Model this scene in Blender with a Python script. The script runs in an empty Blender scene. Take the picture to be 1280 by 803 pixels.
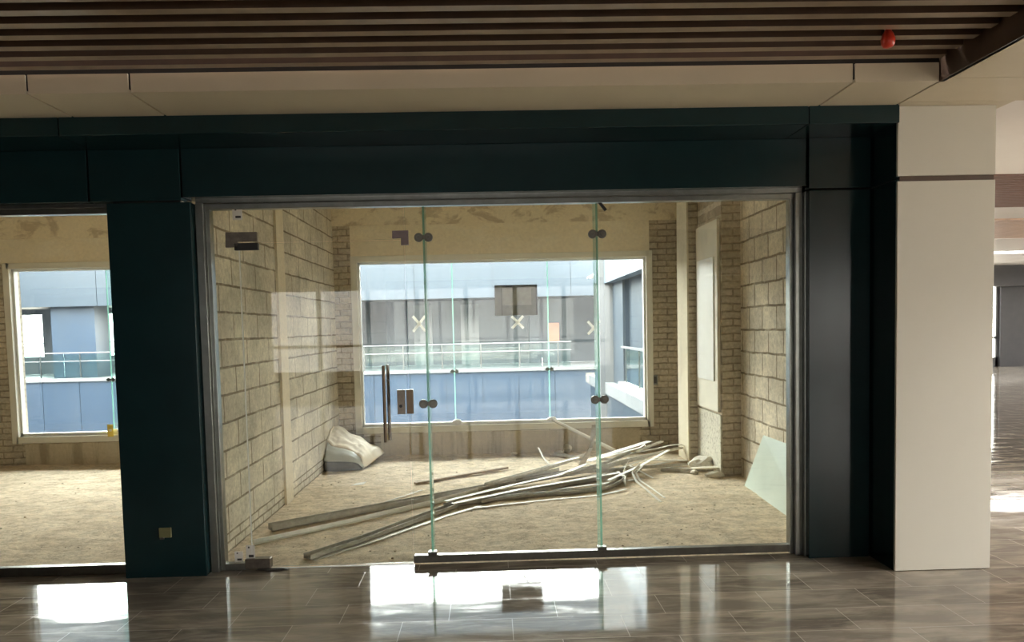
import bpy, bmesh, math, random
from mathutils import Vector, Matrix, noise as mnoise

random.seed(7)
C = bpy.context.scene.collection
scene = bpy.context.scene

# ------------------------------------------------------------------ camera
FPX, PX, PY = 962.0, 640.0, 466.0            # focal length and principal point in photo pixels (1280x803)
R_ = Vector((1.0, -.024, .026)).normalized()
D_ = Vector((.0207, 1.0, .0586)); D_ = (D_ - R_ * D_.dot(R_)).normalized()
F_ = R_.cross(D_)
EYE = Vector((0, -5.2, 1.6))

def ray(x, y):
    d = Vector(((x - PX) / FPX, (y - PY) / FPX, 1.0))
    return Vector((d.dot(R_), d.dot(F_), -d.dot(D_)))
def at_y(x, y, Y):
    d = ray(x, y); return EYE + d * ((Y - EYE.y) / d.y)
def at_z(x, y, z):
    d = ray(x, y); return EYE + d * ((z - EYE.z) / d.z)
def at_x(x, y, X):
    d = ray(x, y); return EYE + d * ((X - EYE.x) / d.x)

cam_d = bpy.data.cameras.new('camera')
cam = bpy.data.objects.new('camera', cam_d); C.objects.link(cam)
cam_d.sensor_fit = 'HORIZONTAL'; cam_d.sensor_width = 36
cam_d.lens = FPX / 1280 * 36
cam_d.shift_y = (PY - 401.5) / 1280
cam_d.clip_start = .05; cam_d.clip_end = 400
def cw(v): return (v[0], v[2], -v[1])
# camera axes in world space: rows of the pinhole rotation
wr = Vector((R_[0], F_[0], -D_[0])); wd = Vector((R_[1], F_[1], -D_[1])); wf = Vector((R_[2], F_[2], -D_[2]))
m = Matrix((wr, -wd, -wf)).transposed().to_4x4(); m.translation = EYE
cam.matrix_world = m
scene.camera = cam

# ------------------------------------------------------------------ materials
def mat(name):
    mt = bpy.data.materials.new(name); mt.use_nodes = True
    nt = mt.node_tree; nt.nodes.clear()
    out = nt.nodes.new('ShaderNodeOutputMaterial')
    return mt, nt, out
def N(nt, t, **kw):
    n = nt.nodes.new(t)
    for k, v in kw.items():
        if k.startswith('i_'): n.inputs[k[2:].replace('_', ' ')].default_value = v
        else: setattr(n, k, v)
    return n
def L(nt, a, b): nt.links.new(a, b)
def c4(c): return (c[0], c[1], c[2], 1)
def srgb(r, g, b):
    f = lambda u: (u / 255 / 12.92) if u / 255 <= .04045 else ((u / 255 + .055) / 1.055) ** 2.4
    return (f(r), f(g), f(b))
def ramp(nt, fac, stops):
    r = N(nt, 'ShaderNodeValToRGB'); L(nt, fac, r.inputs[0])
    e = r.color_ramp.elements
    while len(e) < len(stops): e.new(.5)
    for i, (p, c) in enumerate(stops):
        e[i].position = p; e[i].color = c4(c) if not isinstance(c, float) else (c, c, c, 1)
    return r.outputs[0]
def noise(nt, vec, scale, detail=4, rough=.55, dist=0):
    n = N(nt, 'ShaderNodeTexNoise'); n.inputs['Scale'].default_value = scale
    n.inputs['Detail'].default_value = detail; n.inputs['Roughness'].default_value = rough
    n.inputs['Distortion'].default_value = dist
    if vec is not None: L(nt, vec, n.inputs['Vector'])
    return n.outputs['Fac']
def mixc(nt, fac, a, b, mode='MIX'):
    n = N(nt, 'ShaderNodeMix', data_type='RGBA', blend_type=mode)
    for k, v in ((0, fac), (6, a), (7, b)):
        inp = n.inputs[k]
        if hasattr(v, 'is_linked') or hasattr(v, 'links'): L(nt, v, inp)
        elif isinstance(v, (int, float)): inp.default_value = v if k == 0 else (v, v, v, 1)
        else: inp.default_value = c4(v)
    return n.outputs[2]
def mth(nt, op, a, b=None):
    n = N(nt, 'ShaderNodeMath', operation=op)
    for i, v in enumerate((a, b)):
        if v is None: continue
        if hasattr(v, 'links'): L(nt, v, n.inputs[i])
        else: n.inputs[i].default_value = v
    return n.outputs[0]
def coords(nt, scale=(1, 1, 1), axes=None):
    tc = N(nt, 'ShaderNodeTexCoord'); v = tc.outputs['Object']
    if axes:
        s = N(nt, 'ShaderNodeSeparateXYZ'); L(nt, v, s.inputs[0])
        c = N(nt, 'ShaderNodeCombineXYZ')
        for i, a in enumerate(axes): L(nt, s.outputs['XYZ'.index(a)], c.inputs[i])
        v = c.outputs[0]
    if scale != (1, 1, 1):
        mp = N(nt, 'ShaderNodeMapping'); mp.inputs['Scale'].default_value = scale
        L(nt, v, mp.inputs[0]); v = mp.outputs[0]
    return v
def pbsdf(nt, out, col, rough=.7, metal=0, spec=.5, bump=None, bstr=.3, bdist=.01):
    p = N(nt, 'ShaderNodeBsdfPrincipled')
    for inp, v in ((p.inputs['Base Color'], col), (p.inputs['Roughness'], rough)):
        if hasattr(v, 'links'): L(nt, v, inp)
        else: inp.default_value = c4(v) if isinstance(v, (tuple, list)) else v
    p.inputs['Metallic'].default_value = metal
    p.inputs['Specular IOR Level'].default_value = spec
    if bump is not None:
        b = N(nt, 'ShaderNodeBump'); b.inputs['Strength'].default_value = bstr; b.inputs['Distance'].default_value = bdist
        L(nt, bump, b.inputs['Height']); L(nt, b.outputs[0], p.inputs['Normal'])
    L(nt, p.outputs[0], out.inputs[0])
    return p
def simple(name, col, rough=.7, metal=0, spec=.5, var=.12, nscale=6, bstr=0.0):
    mt, nt, out = mat(name)
    v = coords(nt)
    n1 = noise(nt, v, nscale, 5)
    dk = tuple(c * (1 - var) for c in col); lt = tuple(min(1, c * (1 + var)) for c in col)
    cc = ramp(nt, n1, [(.3, dk), (.7, lt)])
    pbsdf(nt, out, cc, rough, metal, spec, n1 if bstr else None, bstr)
    return mt

def masonry(name, axes, bw, rh, c1, c2, mortar, msize=.012, off=.5, smear=.35, low_small=False, nd=.02, smear_col=None, shift=(0, 0, 0)):
    """rough block or brick work: units with sunk irregular joints and mortar smears"""
    mt, nt, out = mat(name)
    v = coords(nt, axes=axes)
    mpz = N(nt, 'ShaderNodeMapping'); mpz.inputs['Location'].default_value = shift; L(nt, v, mpz.inputs[0]); v = mpz.outputs[0]
    nz = N(nt, 'ShaderNodeTexNoise'); nz.inputs['Scale'].default_value = 5; nz.inputs['Detail'].default_value = 6
    L(nt, v, nz.inputs['Vector'])
    sub = N(nt, 'ShaderNodeVectorMath', operation='SUBTRACT'); L(nt, nz.outputs['Color'], sub.inputs[0]); sub.inputs[1].default_value = (.5, .5, .5)
    sc = N(nt, 'ShaderNodeVectorMath', operation='SCALE'); L(nt, sub.outputs[0], sc.inputs[0]); sc.inputs['Scale'].default_value = nd
    ad = N(nt, 'ShaderNodeVectorMath', operation='ADD'); L(nt, v, ad.inputs[0]); L(nt, sc.outputs[0], ad.inputs[1])
    def brick(w, h, ms):
        b = N(nt, 'ShaderNodeTexBrick'); L(nt, ad.outputs[0], b.inputs['Vector'])
        b.offset = off
        b.inputs['Scale'].default_value = 1; b.inputs['Brick Width'].default_value = w; b.inputs['Row Height'].default_value = h
        b.inputs['Mortar Size'].default_value = ms; b.inputs['Mortar Smooth'].default_value = .35
        b.inputs['Color1'].default_value = c4(c1); b.inputs['Color2'].default_value = c4(c2); b.inputs['Mortar'].default_value = c4(mortar)
        return b
    b = brick(bw, rh, msize)
    col, fac = b.outputs['Color'], b.outputs['Fac']
    if low_small:
        b2 = brick(.24, .07, .009)
        s = N(nt, 'ShaderNodeSeparateXYZ'); L(nt, v, s.inputs[0])
        f = mth(nt, 'LESS_THAN', s.outputs[1], .20)
        col = mixc(nt, f, col, b2.outputs['Color'])
        mx = N(nt, 'ShaderNodeMix', data_type='FLOAT'); L(nt, f, mx.inputs[0]); L(nt, fac, mx.inputs[2]); L(nt, b2.outputs['Fac'], mx.inputs[3])
        fac = mx.outputs[0]
    big = noise(nt, v, 1.6, 6, .6)
    fine = noise(nt, v, 26, 8, .7)
    sm = ramp(nt, noise(nt, v, 3.1, 8, .68, .6), [(.50, 0.), (.66, 1.)])
    smc = smear_col or tuple(min(1, x * 1.15) for x in c1)
    col = mixc(nt, mth(nt, 'MULTIPLY', sm, smear), col, smc)
    col = mixc(nt, 1.0, col, ramp(nt, big, [(.28, .66), (.72, 1.14)]), 'MULTIPLY')
    col = mixc(nt, 1.0, col, ramp(nt, fine, [(.28, .66), (.68, 1.12)]), 'MULTIPLY')
    inv = mth(nt, 'SUBTRACT', 1.0, fac)
    h = mth(nt, 'ADD', mth(nt, 'MULTIPLY', inv, 1.0), mth(nt, 'MULTIPLY', fine, .45))
    pbsdf(nt, out, col, .9, 0, .2, h, .8, .012)
    return mt

def glassmat(name, tint, dust=0.0, dust_col=(.8, .82, .82), refl=1.0):
    """clear sheet glass: straight-through transmission, mirror reflection growing towards grazing, optional dried dust"""
    mt, nt, out = mat(name)
    t = N(nt, 'ShaderNodeBsdfTransparent'); t.inputs[0].default_value = c4(tint)
    g = N(nt, 'ShaderNodeBsdfGlossy'); g.inputs['Roughness'].default_value = 0.0; g.inputs['Color'].default_value = (1, 1, 1, 1)
    lw = N(nt, 'ShaderNodeLayerWeight'); lw.inputs[0].default_value = .5
    f = mth(nt, 'POWER', lw.outputs['Facing'], 5.0)
    f = mth(nt, 'MULTIPLY', mth(nt, 'ADD', mth(nt, 'MULTIPLY', f, .96), .04), refl)
    mx = N(nt, 'ShaderNodeMixShader'); L(nt, f, mx.inputs[0]); L(nt, t.outputs[0], mx.inputs[1]); L(nt, g.outputs[0], mx.inputs[2])
    last = mx.outputs[0]
    if dust:
        v = coords(nt, (1, 1, .35))
        a = noise(nt, v, 3.0, 8, .65, .8); b = noise(nt, coords(nt, (6, 6, .4)), 2.2, 6, .6)
        k = mth(nt, 'MULTIPLY', ramp(nt, a, [(.35, .35), (.72, 1.)]), ramp(nt, b, [(.35, .45), (.7, 1.)]))
        k = mth(nt, 'MULTIPLY', k, dust)
        d = N(nt, 'ShaderNodeBsdfDiffuse'); d.inputs[0].default_value = c4(dust_col)
        tr = N(nt, 'ShaderNodeBsdfTranslucent'); tr.inputs[0].default_value = c4(dust_col)
        m2 = N(nt, 'ShaderNodeMixShader'); m2.inputs[0].default_value = .5; L(nt, d.outputs[0], m2.inputs[1]); L(nt, tr.outputs[0], m2.inputs[2])
        m3 = N(nt, 'ShaderNodeMixShader'); L(nt, k, m3.inputs[0]); L(nt, last, m3.inputs[1]); L(nt, m2.outputs[0], m3.inputs[2])
        last = m3.outputs[0]
    L(nt, last, out.inputs[0])
    return mt
def edgemat(name, col):
    mt, nt, out = mat(name)
    tr = N(nt, 'ShaderNodeBsdfTranslucent'); tr.inputs[0].default_value = c4(col)
    d = N(nt, 'ShaderNodeBsdfTransparent'); d.inputs[0].default_value = c4(tuple(x ** .5 for x in col))
    mx = N(nt, 'ShaderNodeMixShader'); mx.inputs[0].default_value = .45
    L(nt, tr.outputs[0], mx.inputs[1]); L(nt, d.outputs[0], mx.inputs[2])
    g = N(nt, 'ShaderNodeBsdfGlossy'); g.inputs['Roughness'].default_value = .15
    m2 = N(nt, 'ShaderNodeMixShader'); m2.inputs[0].default_value = .08; L(nt, mx.outputs[0], m2.inputs[1]); L(nt, g.outputs[0], m2.inputs[2])
    L(nt, m2.outputs[0], out.inputs[0])
    return mt

TAN = (.62, .53, .39)
M = {}
M['block_x'] = masonry('aac_block_side', 'YZX', .6, .205, (.83, .735, .575), (.74, .65, .505), (.36, .29, .20), .010, .5, .45, True, shift=(.1, .085, 0))
M['block_r'] = masonry('aac_block_right', 'YZX', .37, .225, (.84, .74, .575), (.74, .645, .50), (.34, .27, .18), .012, .43, .4, False, .035, shift=(.1, .05, 0))
M['brick_y'] = masonry('rough_brick_face', 'XZY', .24, .078, (.72, .62, .48), (.60, .51, .385), (.42, .345, .25), .010, .5, .75, False, .03, (.68, .57, .41))
M['brick_x'] = masonry('rough_brick_side', 'YZX', .24, .078, (.72, .62, .48), (.60, .51, .385), (.42, .345, .25), .010, .5, .75, False, .03, (.68, .57, .41))

def plaster(name, col, stain, axes_scale=(1, 1, 1), amt=.6, sc=2.2, lo=.48, hi=.62, bs=.3):
    mt, nt, out = mat(name)
    v = coords(nt, axes_scale)
    a = ramp(nt, noise(nt, v, sc, 8, .66, .5), [(lo, 0.), (hi, 1.)])
    f = noise(nt, coords(nt), 30, 6, .7)
    col_ = mixc(nt, mth(nt, 'MULTIPLY', a, amt), col, stain)
    col_ = mixc(nt, 1.0, col_, ramp(nt, f, [(.3, .88), (.7, 1.06)]), 'MULTIPLY')
    pbsdf(nt, out, col_, .9, 0, .2, f, bs, .006)
    return mt
M['lintel'] = plaster('smooth_lintel_plaster', (.90, .79, .60), (.93, .84, .68), (1, 1, 2.5), .7, 2.0)
M['beam'] = plaster('stained_concrete_beam', (.90, .79, .60), (.58, .47, .33), (1, 1, 1.6), .8, 3.2, .5, .58)
M['apron'] = plaster('wet_stained_apron', (.64, .55, .41), (.40, .33, .23), (2.4, 1, .25), .85, 1.6, .5, .62)
M['tie'] = plaster('smooth_concrete_tie', (.82, .71, .53), (.74, .64, .47), (1, 1, .5), .6)
M['bareplaster'] = plaster('bright_bare_plaster', (.74, .66, .50), (.62, .54, .40), (1, 1, .6), .6)
M['terrazzo'] = plaster('spattered_grey_render', (.68, .63, .52), (.42, .38, .30), (1, 1, 1), .9, 26, .52, .60, .8)
M['concrete'] = plaster('raw_concrete', (.85, .77, .62), (.76, .68, .54), (1, 1, 1), .6)
M['board'] = simple('cream_plaster_board', (.74, .68, .55), .6, var=.06)
M['boardlight'] = simple('white_board_face', (.90, .87, .80), .35, var=.03)

# dirt floor of the bare shops
mt, nt, out = mat('sandy_dirt_floor')
v = coords(nt)
a = noise(nt, v, 3.2, 9, .72, .4); b = noise(nt, v, 34, 8, .75); c_ = noise(nt, coords(nt, (1, 1.5, 1)), 7, 7, .74)
col = ramp(nt, a, [(.28, (.60, .475, .33)), (.5, (.76, .62, .44)), (.74, (.84, .71, .52))])
col = mixc(nt, 1., col, ramp(nt, b, [(.30, .50), (.48, .95), (.75, 1.12)]), 'MULTIPLY')
col = mixc(nt, 1., col, ramp(nt, c_, [(.34, .66), (.56, 1.06)]), 'MULTIPLY')
h = mth(nt, 'ADD', mth(nt, 'MULTIPLY', b, .5), c_)
pbsdf(nt, out, col, .95, 0, .15, h, .7, .02)
M['dirt'] = mt

# polished tile floor of the corridor
mt, nt, out = mat('polished_dark_stone_tile')
v = coords(nt)
br = N(nt, 'ShaderNodeTexBrick'); br.offset = .42
mp = N(nt, 'ShaderNodeMapping'); mp.inputs['Location'].default_value = (.27, .15, 0); L(nt, v, mp.inputs[0]); L(nt, mp.outputs[0], br.inputs['Vector'])
br.inputs['Scale'].default_value = 1; br.inputs['Brick Width'].default_value = .6; br.inputs['Row Height'].default_value = .3
br.inputs['Mortar Size'].default_value = .0022; br.inputs['Mortar Smooth'].default_value = .1; br.inputs['Bias'].default_value = 0
br.inputs['Color1'].default_value = (.165, .140, .112, 1); br.inputs['Color2'].default_value = (.25, .212, .172, 1); br.inputs['Mortar'].default_value = (.34, .29, .23, 1)
vein = noise(nt, coords(nt, (1.2, 9, 1)), 2.2, 8, .68, .9)
dusty = noise(nt, coords(nt, (.8, 3.0, 1)), 2.6, 8, .62, .5)
col = mixc(nt, ramp(nt, vein, [(.52, 0.), (.70, .55)]), br.outputs['Color'], (.44, .38, .30))
col = mixc(nt, ramp(nt, dusty, [(.44, 0.), (.68, .75)]), col, (.48, .42, .335))
rg = ramp(nt, dusty, [(.42, .03), (.58, .07), (.78, .26)])
rg = mixc(nt, br.outputs['Fac'], rg, .5)
tilt = N(nt, 'ShaderNodeTexBrick'); tilt.offset = .42; L(nt, mp.outputs[0], tilt.inputs['Vector'])
for k, vv in (('Scale', 1), ('Brick Width', .6), ('Row Height', .3), ('Mortar Size', 0.0)): tilt.inputs[k].default_value = vv
tilt.inputs['Color1'].default_value = (0, 0, 0, 1); tilt.inputs['Color2'].default_value = (1, 1, 1, 1)
hb = mth(nt, 'ADD', mth(nt, 'MULTIPLY', noise(nt, coords(nt), 1.6, 2, .4), 1.0), mth(nt, 'MULTIPLY', mth(nt, 'SUBTRACT', 1., br.outputs['Fac']), .08))
p = pbsdf(nt, out, col, rg, 0, .6, hb, .05, .01)
M['tile'] = mt

M['teal'] = simple('satin_teal_metal_cladding', (.006, .0235, .027), .22, 0, .4, .12, 3)
M['joint'] = simple('dark_open_joint', (.006, .006, .006), .9, var=.05)
M['white_clad'] = simple('off_white_column_cladding', (.575, .55, .475), .5, var=.025, nscale=1.5)
M['soffit'] = simple('painted_beige_soffit', (.60, .53, .40), .55, var=.04, nscale=2)
M['soffit_white'] = simple('white_hall_ceiling', (.80, .77, .74), .6, var=.02, nscale=2)
M['slat'] = simple('shaded_brown_baffle_side', (.075, .044, .028), .4, var=.2, nscale=9)  # sides kept darker, shade between the boards put into the brown
M['slat_lit_under'] = simple('lit_brown_baffle_underside', (.27, .205, .145), .35, var=.15, nscale=9)  # baffle brown made paler, light bounced off the floor put into the underside
M['hall_slat'] = simple('red_brown_hall_baffle', (.17, .09, .065), .6, var=.15, nscale=9)
M['slat_light'] = simple('pale_brown_baffle', (.42, .28, .20), .5, var=.15, nscale=9)
M['void'] = simple('black_painted_plenum', (.008, .006, .005), .9, var=.05)
M['steel'] = simple('brushed_stainless', (.27, .275, .255), .28, 1.0, .5, .12, 14)
M['steel_dark'] = simple('dull_stainless', (.15, .14, .12), .35, 1.0, .5, .15, 20)
M['bronze'] = simple('dark_bronze_metal', (.13, .095, .065), .3, 1.0, .5, .12, 20)
M['fitting'] = simple('brushed_door_fitting', (.20, .17, .14), .35, 1.0, .5, .2, 30)
M['fitting_lilac'] = simple('filmed_corner_fitting', (.20, .155, .165), .45, 0, .5, .12, 30)
M['blackplastic'] = simple('black_fitting', (.012, .011, .010), .4, var=.1)
M['glass'] = glassmat('clear_shop_glass', (.965, .985, .972))
M['glass_win'] = glassmat('dusty_window_glass', (.95, .98, .985), .11, (.28, .32, .36))
M['glass_rail'] = glassmat('balustrade_glass', (.80, .92, .90), .06, (.3, .34, .34))
M['fin_tint'] = glassmat('green_tinted_fin_glass', (.62, .86, .80), .12, (.35, .5, .46))
M['edge'] = edgemat('green_glass_edge', (.34, .62, .50))
M['edge_pale'] = edgemat('pale_polished_glass_edge', (.80, .82, .72))
M['silicone'] = simple('white_silicone', (.85, .84, .80), .5, var=.04)
M['winframe'] = simple('off_white_window_frame', (.82, .78, .68), .45, var=.04)
mt, nt, out = mat('white_masking_tape')
tr = N(nt, 'ShaderNodeBsdfTranslucent'); tr.inputs[0].default_value = (.85, .84, .80, 1)
df = N(nt, 'ShaderNodeBsdfDiffuse'); df.inputs[0].default_value = (.92, .90, .84, 1)
mx = N(nt, 'ShaderNodeMixShader'); mx.inputs[0].default_value = .45; L(nt, df.outputs[0], mx.inputs[1]); L(nt, tr.outputs[0], mx.inputs[2]); L(nt, mx.outputs[0], out.inputs[0])
M['tape'] = mt
M['sticker'] = simple('white_paper_sticker', (.80, .77, .70), .6, var=.03)
M['ink'] = simple('dark_ink', (.05, .045, .04), .6)
M['red'] = simple('red_plastic_cap', (.62, .045, .02), .3, var=.15)
M['brick_red'] = simple('red_cabinet_paint', (.55, .16, .09), .5, var=.05)
M['outlet'] = simple('olive_socket_box', (.17, .165, .07), .5, var=.1)
M['galv'] = simple('galvanised_steel_strip', (.60, .56, .48), .6, .15, .5, .22, 18)
M['galv_dark'] = simple('tarnished_steel_strip', (.42, .38, .31), .6, .2, .5, .2, 18)
M['white_strip'] = simple('white_painted_strip', (.88, .84, .75), .6, var=.08, nscale=20)
M['wood'] = simple('bare_timber_lath', (.36, .255, .15), .75, var=.25, nscale=16)
M['sheet'] = simple('creased_cream_sheet', (.88, .77, .61), .8, var=.07, nscale=8)
M['greybag_shade'] = simple('grey_bundle_shaded_face', (.10, .098, .085), .85, var=.3, nscale=7)  # dark tone carries the shade beneath the cream sheet
M['palebag'] = simple('pale_grey_wrapping', (.52, .54, .48), .6, var=.1, nscale=7)
M['frost'] = simple('pale_green_coated_glass', (.70, .78, .70), .18, 0, .6, .05, 3)
M['yellow'] = simple('yellow_paper', (.78, .58, .10), .6, var=.04)
M['rubble'] = simple('white_plaster_lump', (.74, .68, .58), .9, var=.12, nscale=22, bstr=.6)
M['pebble'] = simple('small_brown_grit', (.60, .50, .37), .95, var=.3, nscale=30)
M['fac_blue'] = simple('blue_facade_cladding', (.018, .031, .051), .4, var=.05, nscale=1.2)
M['fac_light'] = simple('light_blue_facade_cladding', (.0145, .0235, .034), .4, var=.03, nscale=1.2)
M['fac_dark'] = simple('slate_blue_wall', (.022, .031, .041), .5, var=.15, nscale=.9)
M['fac_grey'] = simple('shaded_grey_gallery_wall', (.0165, .023, .0285), .6, var=.15, nscale=.7)
M['fac_white'] = simple('white_facade_edge', (.115, .115, .113), .5, var=.03, nscale=1)
M['wing_brightened'] = simple('brightened_blue_wing_cladding', (.075, .095, .115), .4, var=.03, nscale=1.2)  # facade blue lightened to make up for sky cut off by the overhang
M['fac_seam'] = simple('facade_seam', (.05, .08, .12), .6)
M['far_dark'] = simple('dark_grey_cladding', (.075, .075, .08), .45, var=.06)
M['ground'] = simple('pale_paved_ground', (.105, .105, .105), .9, var=.1, nscale=.6)
M['panelgrey'] = simple('grey_panel_film', (.20, .21, .20), .4, var=.12, nscale=14)
M['panelpale'] = simple('pale_grey_panel_inset', (.33, .335, .32), .4, var=.15, nscale=14)

# ------------------------------------------------------------------ mesh helpers
class MB:
    def __init__(s): s.bm = bmesh.new(); s.mats = []
    def mi(s, m):
        m = M[m] if isinstance(m, str) else m
        if m not in s.mats: s.mats.append(m)
        return s.mats.index(m)
    def box(s, x0, x1, y0, y1, z0, z1, m=None):
        vs = [s.bm.verts.new((x, y, z)) for z in (z0, z1) for y in (y0, y1) for x in (x0, x1)]
        fs = []
        for q in ((0, 2, 3, 1), (4, 5, 7, 6), (0, 1, 5, 4), (2, 6, 7, 3), (0, 4, 6, 2), (1, 3, 7, 5)):
            fs.append(s.bm.faces.new([vs[i] for i in q]))
        if m is not None:
            k = s.mi(m)
            for f in fs: f.material_index = k
        return fs
    def prism(s, pts, off):
        a = [s.bm.verts.new(p) for p in pts]; b = [s.bm.verts.new(Vector(p) + Vector(off)) for p in pts]
        n = len(a); s.bm.faces.new(a); s.bm.faces.new(b[::-1])
        for i in range(n): s.bm.faces.new((a[i], b[i], b[(i + 1) % n], a[(i + 1) % n]))
    def sweep(s, path, sect, up=Vector((0, 0, 1)), roll=None):
        """closed cross-section sect [(side, height)] swept along path"""
        path = [Vector(p) for p in path]; rings = []
        for i, p in enumerate(path):
            t = (path[min(i + 1, len(path) - 1)] - path[max(i - 1, 0)]).normalized()
            u = up
            if abs(t.dot(u)) > .93: u = Vector((0, 1, 0))
            sd = t.cross(u).normalized(); uu = sd.cross(t).normalized()
            if roll:
                q = Matrix.Rotation(roll if not isinstance(roll, (list, tuple)) else roll[i], 3, t); sd = q @ sd; uu = q @ uu
            rings.append([s.bm.verts.new(p + sd * a + uu * b) for a, b in sect])
        n = len(sect)
        for r0, r1 in zip(rings, rings[1:]):
            for i in range(n): s.bm.faces.new((r0[i], r0[(i + 1) % n], r1[(i + 1) % n], r1[i]))
        s.bm.faces.new(rings[0][::-1]); s.bm.faces.new(rings[-1])
    def tube(s, path, r, n=10): s.sweep(path, [(r * math.cos(2 * math.pi * k / n), r * math.sin(2 * math.pi * k / n)) for k in range(n)])
    def lathe(s, prof, c, axis='z', n=20):
        rings = []
        for rr, h in prof:
            ring = []
            for k in range(n):
                a = 2 * math.pi * k / n; x, y = rr * math.cos(a), rr * math.sin(a)
                ring.append(s.bm.verts.new(Vector(c) + (Vector((x, y, h)) if axis == 'z' else Vector((x, h, y)))))
            rings.append(ring)
        for r0, r1 in zip(rings, rings[1:]):
            for k in range(n): s.bm.faces.new((r0[k], r0[(k + 1) % n], r1[(k + 1) % n], r1[k]))
        s.bm.faces.new(rings[0][::-1]); s.bm.faces.new(rings[-1])
    def build(s, name, m=None, parent=None, bevel=0, smooth=False):
        me = bpy.data.meshes.new(name)
        bmesh.ops.recalc_face_normals(s.bm, faces=s.bm.faces)
        if smooth:
            for f in s.bm.faces: f.smooth = True
        s.bm.to_mesh(me); s.bm.free()
        if s.mats:
            for k in s.mats: me.materials.append(k)
        elif m is not None: me.materials.append(M[m] if isinstance(m, str) else m)
        o = bpy.data.objects.new(name, me); C.objects.link(o)
        if parent: o.parent = parent
        if bevel:
            b = o.modifiers.new('bevel', 'BEVEL'); b.width = bevel; b.segments = 2; b.limit_method = 'ANGLE'
        return o
def tag(o, label=None, cat=None, group=None, kind=None):
    for k, v in (('label', label), ('category', cat), ('group', group), ('kind', kind)):
        if v: o[k] = v
    return o
def empty(name, loc, label=None, cat=None, group=None, kind=None):
    o = bpy.data.objects.new(name, None); C.objects.link(o); o.location = loc
    o.empty_display_size = .1
    return tag(o, label, cat, group, kind)
def adopt(root, o):
    """parent o (built in world space) under an empty that only has a location"""
    o.parent = root; o.matrix_parent_inverse = Matrix.Translation(root.location).inverted()
    return o
def struct(name, mb, m=None, label=None, bevel=0):
    o = mb.build(name, m, None, bevel); return tag(o, label, None, None, 'structure')
def box_struct(name, boxes, m, label=None, bevel=0):
    b = MB()
    for bx in boxes: b.box(*bx)
    return struct(name, b, m, label, bevel)

# ------------------------------------------------------------------ key dimensions
XL, XR = -1.98, 2.60           # side walls of the bare shop
YB = 4.70                      # its back wall
ZI = -.02                      # dirt floor
LX0, LX1 = -8.6, -2.30         # the shop next door
WX0, WX1, WZ0, WZ1 = -1.72, 2.04, .32, 2.50        # opening of the shop's back window
VX0, VX1, VZ0, VZ1 = -6.06, -2.75, .31, 2.50       # opening next door

# ------------------------------------------------------------------ floors and ceilings
box_struct('floor_corridor', [(-14, 2.85, -16.3, -.02, -.3, 0), (2.85, 22, -16.3, 4.95, -.3, 0), (3.2, 22, 4.95, 21, -.3, 0)], 'tile', 'polished dark stone tile floor of the corridor')
# dirt floors with real unevenness
def dirt(name, x0, x1, y0, y1, label):
    bm = bmesh.new(); nx = int((x1 - x0) / .05); ny = int((y1 - y0) / .05)
    g = [[None] * (nx + 1) for _ in range(ny + 1)]
    for j in range(ny + 1):
        for i in range(nx + 1):
            x = x0 + (x1 - x0) * i / nx; y = y0 + (y1 - y0) * j / ny
            z = ZI + .012 * mnoise.noise((x * 1.3, y * 1.3, 0)) + .010 * mnoise.noise((x * 6, y * 6, 3)) + .006 * mnoise.noise((x * 15, y * 15, 7))
            e = min(1, max(0, (y - y0) / .25)); z = (ZI - .012) * (1 - e) + z * e
            g[j][i] = bm.verts.new((x, y, z))
    for j in range(ny):
        for i in range(nx): bm.faces.new((g[j][i], g[j][i + 1], g[j + 1][i + 1], g[j + 1][i]))
    for f in bm.faces: f.smooth = True
    me = bpy.data.meshes.new(name); bm.to_mesh(me); bm.free(); me.materials.append(M['dirt'])
    o = bpy.data.objects.new(name, me); C.objects.link(o)
    return tag(o, label, None, None, 'structure')
dirt('floor_shop', XL, XR + .01, -.02, YB, 'sandy bare dirt floor inside the glass-fronted shop')
dirt('floor_shop_next_door', LX0, LX1, -.02, YB, 'sandy bare dirt floor of the shop left of the dark column')
box_struct('floor_slab', [(-9, 2.85, -.02, 5.0, -.35, -.07)], 'concrete', 'concrete slab under the shops')
box_struct('ceiling_shop', [(-9, 2.85, .02, 5.0, 3.5, 3.75)], 'concrete', 'raw concrete ceiling of the bare shops')

# ------------------------------------------------------------------ shop walls
box_struct('wall_left', [(LX1, XL, -.1, YB + .02, -.1, 3.5)], 'block_x', 'bare block party wall on the left side of the shop')
box_struct('wall_right', [(XR, 2.84, .0, 5.0, -.1, 3.5)], 'block_r', 'bare block wall on the right side of the shop')
box_struct('wall_far_left', [(LX0 - .25, LX0, -.1, 5.0, -.1, 3.5)], 'block_x', 'block wall at the far side of the shop next door')
YO = 4.95
box_struct('wall_back', [(-8.85, VX0, YB, YO, -.1, 3.5), (VX0, VX1, YB, YO, -.1, VZ0), (VX0, VX1, YB, YO, VZ1, 3.5),
                         (VX1, WX0, YB, YO, -.1, 3.5), (WX0, WX1, YB, YO, -.1, WZ0), (WX0, WX1, YB, YO, WZ1, 3.5),
                         (WX1, 2.84, YB, YO, -.1, 3.5)], 'brick_y', 'rough brick back wall with window openings')
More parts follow.
